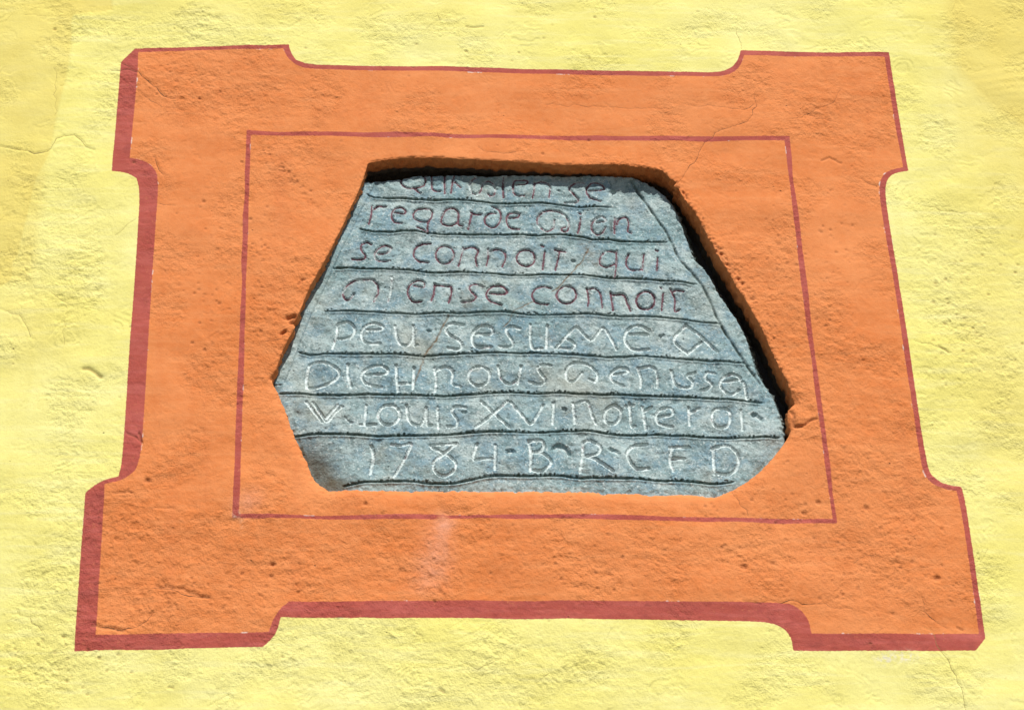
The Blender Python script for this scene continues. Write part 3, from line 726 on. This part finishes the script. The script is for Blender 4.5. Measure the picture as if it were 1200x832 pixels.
# line 5
LT(4,5,'P',.0,[(290,88),(285,145),(265,215)],[(290,88),(340,76),(378,105),(370,148),(325,167),(290,162)])
LT(4,5,'e',.0,[(445,122),(520,118),(524,98),(482,86),(432,105),(415,145),(440,185),(512,190)])
LT(4,5,'u',.1,[(590,100),(600,160),(622,195),(662,192),(690,150)],[(686,95),(688,190),(706,192)])
LT(4,5,'dot',.9,[(764,119),(772,121)],w=1.2)
LT(4,5,'S',.0,[(948,92),(892,84),(855,105),(868,140),(918,170),(940,200),(920,220),(868,212)],w=1.1)
LT(4,5,'e',.05,[(1010,140),(1088,140),(1095,112),(1052,98),(1008,118),(990,160),(1012,205),(1092,208)],w=1.1)
LT(4,6,'S',.0,[(80,105),(40,92),(12,112),(30,145),(48,175),(20,193),(-20,190)])
LT(4,6,'t',.0,[(130,85),(130,150),(142,200),(188,200)])
LT(4,6,'i',.0,[(212,88),(208,195)])
LT(4,6,'M',.0,[(255,195),(298,150),(350,98),(390,135),(425,160),(452,135),(485,98),(520,150),(548,202)],[(298,150),(345,178),(330,202),(262,195)])
LT(4,6,'E',.0,[(612,130),(700,130)],[(708,112),(650,88),(602,108),(588,150),(608,192),(645,210),(705,205)],w=1.1)
LT(4,6,'dot',.9,[(762,140),(774,136)],w=1.3)
LT(4,6,'A',.0,[(885,85),(940,125),(985,165),(1040,215)],[(885,85),(828,160),(895,225)],[(895,225),(958,170)],w=1.1)
# line 6
LT(5,5,'D',.0,[(145,300),(130,360),(130,418)],[(130,418),(200,415),(268,388),(300,350),(282,318),(240,297),(180,288),(145,300)],w=1.1)
LT(5,5,'i',.0,[(345,298),(345,360),(362,412)],w=1.1)
LT(5,5,'e',.0,[(438,350),(540,348),(550,322),(510,305),(450,315),(415,352),(440,395),(522,416)])
LT(5,5,'u',.0,[(597,305),(598,370),(606,437)],[(600,402),(685,398)],[(690,312),(684,425)],w=1.1)
LT(5,5,'n',.0,[(795,312),(805,375),(800,432)],[(797,332),(850,305),(890,330),(888,390),(934,416)])
LT(5,5,'o',.1,el(1028,360,55,51))
LT(5,6,'u',.15,[(-26,285),(-14,345),(28,368),(70,348)],[(86,283),(70,366)])
LT(5,6,'s',.1,[(230,285),(192,278),(165,295),(185,325),(203,350),(178,368),(125,357)])
LT(5,6,'M',.0,[(382,318),(345,355),(310,350),(304,310),(330,275),(380,270),(430,290),(455,325),(445,362),(415,350)])
LT(5,6,'e',.0,[(530,325),(600,315),(592,295),(552,294),(520,325),(532,358),(582,380)])
LT(5,6,'n',.0,[(652,302),(665,350),(664,388)],[(655,303),(722,296),(745,335),(745,388)])
LT(5,6,'i',.0,[(812,312),(830,370),(862,390)],[(930,318),(892,330),(918,362),(905,388),(862,390)])
LT(5,6,'s',.0,[(1025,318),(988,315),(980,345),(1010,372),(990,392),(958,400)])
LT(5,6,'e',.0,[(1065,362),(1148,350),(1118,328),(1070,338),(1050,370),(1070,405),(1110,420),(1142,400)])
LT(5,6,'i',.0,[(1168,372),(1180,442)],[(1154,360),(1162,364)])
# line 7
LT(6,7,'v',.0,[(120,50),(160,100),(196,142)],[(152,50),(190,105),(220,140),(258,100),(292,68)],[(216,126),(272,60)])
LT(6,7,'dot',.0,[(308,118),(325,140),(345,144)],w=.6)
LT(6,7,'L',.0,[(410,58),(402,150)],[(382,156),(455,154)])
LT(6,7,'o',.0,el(520,108,52,50),w=1.1)
LT(6,7,'u',.0,[(605,62),(615,130),(648,155),(685,145),(702,75)],[(702,75),(706,150),(728,156)])
LT(6,7,'i',.0,[(755,72),(760,168)])
LT(6,7,'s',.0,[(892,75),(845,68),(825,92),(850,130),(845,162),(803,162)])
LT(6,7,'dot',.0,[(880,97),(890,99)],w=1.1)
LT(6,9,'X',.0,[(240,410),(390,550),(570,720)],[(545,395),(390,550),(180,715)],w=1.1)
LT(6,9,'V',.0,[(585,405),(700,540),(812,658),(900,560),(965,430)],w=1.1)
LT(6,9,'I',.0,[(1090,410),(1078,655)])
LT(6,8,'dot',.0,[(156,74),(163,77)],w=1.2)
LT(6,8,'n',.0,[(198,50),(208,138)],[(200,56),(262,44),(284,105),(302,142)])
LT(6,8,'o',.0,[(350,78),(345,128),(385,138),(412,110),(415,75),(385,57),(350,78)],w=1.1)
LT(6,8,'t',.0,[(455,48),(464,140),(480,146)],[(438,62),(476,54)])
LT(6,8,'r',.0,[(514,60),(530,162)],[(518,82),(555,64)])
LT(6,8,'e',.0,[(590,110),(650,100),(640,70),(602,74),(575,102),(590,140),(652,152)])
LT(6,8,'r',.0,[(724,66),(728,146)],[(730,92),(775,68)])
LT(6,8,'o',.05,[(838,80),(830,125),(850,155),(895,155),(912,120),(905,80),(870,71),(838,80)])
LT(6,8,'i',.0,[(962,80),(968,168)])
LT(6,8,'dot',.1,[(1022,100),(1040,112),(1050,120)],w=1.5)
# line 8
LT(7,7,'1',.0,[(435,255),(445,310),(430,388)],w=1.2)
LT(7,7,'7',.0,[(530,252),(580,258),(630,252),(592,330),(545,408)])
LT(7,7,'8',.0,[(850,248),(785,254),(720,256),(760,285),(820,315),(845,350),(830,388),(790,405),(748,390),(736,345),(780,305),(848,250)])
LT(7,7,'4',.0,[(948,250),(930,322),(980,322),(1036,322)],[(1036,255),(1034,372)])
LT(7,7,'dot',.0,[(1102,290),(1114,290)],w=1.7)
LT(7,0,'B',.0,[(195,172),(220,320),(215,505)],[(200,178),(290,160),(345,165),(372,215),(335,280),(235,300)],[(240,302),(345,300),(440,370),(450,440),(350,512),(215,500)],w=1.15)
LT(7,0,'dot',.0,[(500,250),(555,225),(630,270),(660,320)],w=1.5)
LT(7,0,'R',.0,[(830,190),(825,340),(800,530)],[(830,188),(920,172),(1030,240),(1000,328),(870,348)],[(870,350),(980,400),(1080,465),(1180,532)],w=1.15)
LT(7,8,'dot',.0,[(370,262),(402,278)],w=1.5)
LT(7,8,'C',.0,[(535,235),(480,238),(445,275),(460,320),(490,346),(542,342)],w=1.15)
LT(7,8,'F',.0,[(650,245),(640,300),(656,352)],[(640,248),(725,246)],[(650,295),(705,298)],w=1.1)
LT(7,8,'D',.0,[(835,262),(840,368)],[(828,256),(900,240),(948,290),(940,345),(900,370),(840,366)],w=1.15)

let = np.full(SX.shape, .01); letid = np.zeros(SX.shape, int); purn = np.zeros(SX.shape); cut = np.zeros(SX.shape)
wob = .00035*noise(SX, SZ, .007, 59)
HW = .0036
for k, (row, ch, pur, w, strokes) in enumerate(L_):
    allp = [catmull(P(s, YS), 5) for s in strokes]
    cat = np.concatenate(allp); r = .009
    i0, i1 = np.searchsorted(gxs, [cat[:, 0].min()-r, cat[:, 0].max()+r]); j0, j1 = np.searchsorted(gzs, [cat[:, 1].min()-r, cat[:, 1].max()+r])
    D = np.full((j1-j0, i1-i0), .01)
    for p in allp: band_dist(D, gxs[i0:i1], gzs[j0:j1], p, False, .009)
    D = D+wob[j0:j1, i0:i1]
    if ch == 'dot': D = D*1.0
    sl_ = (slice(j0, j1), slice(i0, i1))
    near = D < let[sl_]
    let[sl_] = np.minimum(let[sl_], D/w if ch != 'dot' else D+.0012); purn[sl_] = np.where(near, pur, purn[sl_])
    hw = HW*w*(1.25 if ch == 'dot' and w > 1.4 else 1.0)
    letid[sl_] = np.where((D < hw) & (near), k+1, letid[sl_])
    dep = (.0042 if row > 3 else .0038)*w
    prof = np.clip(1-np.clip(D, 0, 1)/hw, 0, 1); prof = 1-(1-prof)**1.5
    cut[sl_] = np.maximum(cut[sl_], dep*prof)
SH += cut*(.85+.2*np.clip(noise(SX, SZ, .03, 60), -1, 1))
# rounded, broken outer edge
t = np.clip(-so2/.006, 0, 1); SH += .006*(1-np.sqrt(np.clip(1-(1-t)**2, 0, 1)))
SH += .0012*np.exp(so2/.008)*np.clip(noise(SX, SZ, .024, 61), -1, 2)*(so2 < 0)

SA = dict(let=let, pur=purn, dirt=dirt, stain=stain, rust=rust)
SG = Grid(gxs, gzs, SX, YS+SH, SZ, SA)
c2 = fc(so2); kp = c2 < 0
# snap rim vertices onto the outline
g2z, g2x = np.gradient(so2, gzs, gxs); g2 = np.hypot(g2x, g2z)+1e-9
vi = np.zeros(SX.shape, bool); vo = np.zeros(SX.shape, bool)
for dj in (0, 1):
    for di in (0, 1):
        vi[dj:dj+kp.shape[0], di:di+kp.shape[1]] |= kp; vo[dj:dj+kp.shape[0], di:di+kp.shape[1]] |= ~kp
b2 = vi & vo; mv = np.clip(so2, -.0013, .0013)
SX2, SZ2 = SX.copy(), SZ.copy(); SX2[b2] -= (mv*g2x/g2)[b2]; SZ2[b2] -= (mv*g2z/g2)[b2]
SG.co = np.stack([SX2, YS+SH, SZ2], -1).reshape(-1, 3)

stone = empty("inscribed_stone", (0, 0, 0), label="blue-grey stone slab carved with eight lines of French lettering, dated 1784, in wall niche", category="plaque")
TXT = ["QUI MIEN SE", "regarde Mien", "se connoit qui", "Mien se connoit", "Peu SeStiME A", "Dieu nous Menisse i", "v Louis XVI notre roi", "1784 B R C F D"]
lid = np.zeros(kp.shape, int)
lid = letid[:-1, :-1]
fr = np.zeros(kp.shape, int)
fx = (gxs[:-1]+gxs[1:])/2; fz = ((gzs[:-1]+gzs[1:])/2)[:, None]
rzf = [np.interp(fx, r[:, 0], r[:, 1])[None, :] for r in rules]
fz = np.asarray(fz)
for r in rzf: fr += (fz < r)
rgf = inter(RG, fz[:, 0])[:, None]; lgf = inter(LG, fz[:, 0])[:, None]
right_strip = kp & (fx[None] > rgf) & (fz > RG[-1, 1]-.004)
left_strip = kp & (fx[None] < lgf) & (fz > LG[-1, 1]-.004)
groove = np.full(kp.shape, -1)
for k, (r, rr) in enumerate(zip(rzf, rules)):
    g = (fz-r > -.0032) & (fz-r < .0034) & (fx[None] > rr[0, 0]-.002) & (fx[None] < rr[-1, 0]+.002) & ~right_strip & ~left_strip
    groove[g] = k
taken = left_strip | right_strip
SG.part(left_strip, "raised_rim", M_stone, stone, label="narrow raised rim along the slanting left edge of the stone")
SG.part(right_strip, "bevelled_edge", M_stone, stone, label="plain bevelled strip outside the cut line on the right")
for k in range(8):
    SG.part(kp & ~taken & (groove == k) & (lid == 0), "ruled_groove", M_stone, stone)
SG.part(kp & ~taken & (fr == 8) & (groove < 0) & (lid == 0), "bottom_margin", M_stone, stone, label="plain strip of stone under the last ruled line")
rows = []
for k in range(8):
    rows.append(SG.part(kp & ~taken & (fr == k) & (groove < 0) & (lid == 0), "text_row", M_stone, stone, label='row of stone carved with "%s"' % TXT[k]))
for k, (row, ch, pur, w, strokes) in enumerate(L_):
    nm = "carved_dot" if ch == 'dot' else ("carved_numeral" if ch.isdigit() else "carved_letter")
    SG.part(kp & ~taken & (lid == k+1), nm, M_stone, rows[row])
# sides of the slab
k = kp; nxs = len(gxs); E2 = []
jj, ii = np.nonzero(k[:-1, :] != k[1:, :])
for j, i in zip(jj, ii):
    a, b = (j+1)*nxs+i, (j+1)*nxs+i+1; E2.append((a, b) if k[j, i] else (b, a))
jj, ii = np.nonzero(k[:, :-1] != k[:, 1:])
for j, i in zip(jj, ii):
    a, b = j*nxs+i+1, (j+1)*nxs+i+1; E2.append((b, a) if k[j, i] else (a, b))
E2 = np.array(E2); u, inv = np.unique(E2, return_inverse=True); inv = inv.reshape(-1, 2)
base = SG.co[u]; ox = (g2x/g2).ravel()[u]; oz = (g2z/g2).ravel()[u]
rings = []
dd = [0, .003, .007, .012, .018, .026, .036, .052]
for d in dd:
    off = d*.42+min(1, d/.004)*(.0022*noise(base[:, 0]+d*2, base[:, 2]+d, .025, 62)+.0005*noise(base[:, 0], base[:, 2]+d*3, .009, 63))
    rings.append(np.stack([base[:, 0]+ox*off, base[:, 1]+d, base[:, 2]+oz*off], 1))
rings = np.concatenate(rings); n_ = len(u)
Fq = np.concatenate([np.stack([inv[:, 0]+q*n_, inv[:, 1]+q*n_, inv[:, 1]+(q+1)*n_, inv[:, 0]+(q+1)*n_], 1) for q in range(len(dd)-1)])
nr = len(rings)
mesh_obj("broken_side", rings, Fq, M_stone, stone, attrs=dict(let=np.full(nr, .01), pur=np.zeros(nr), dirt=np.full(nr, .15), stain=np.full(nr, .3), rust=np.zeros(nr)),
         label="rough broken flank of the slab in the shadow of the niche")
# mortar bed holding the slab
c0 = P([(600, 400)], YS)[0]
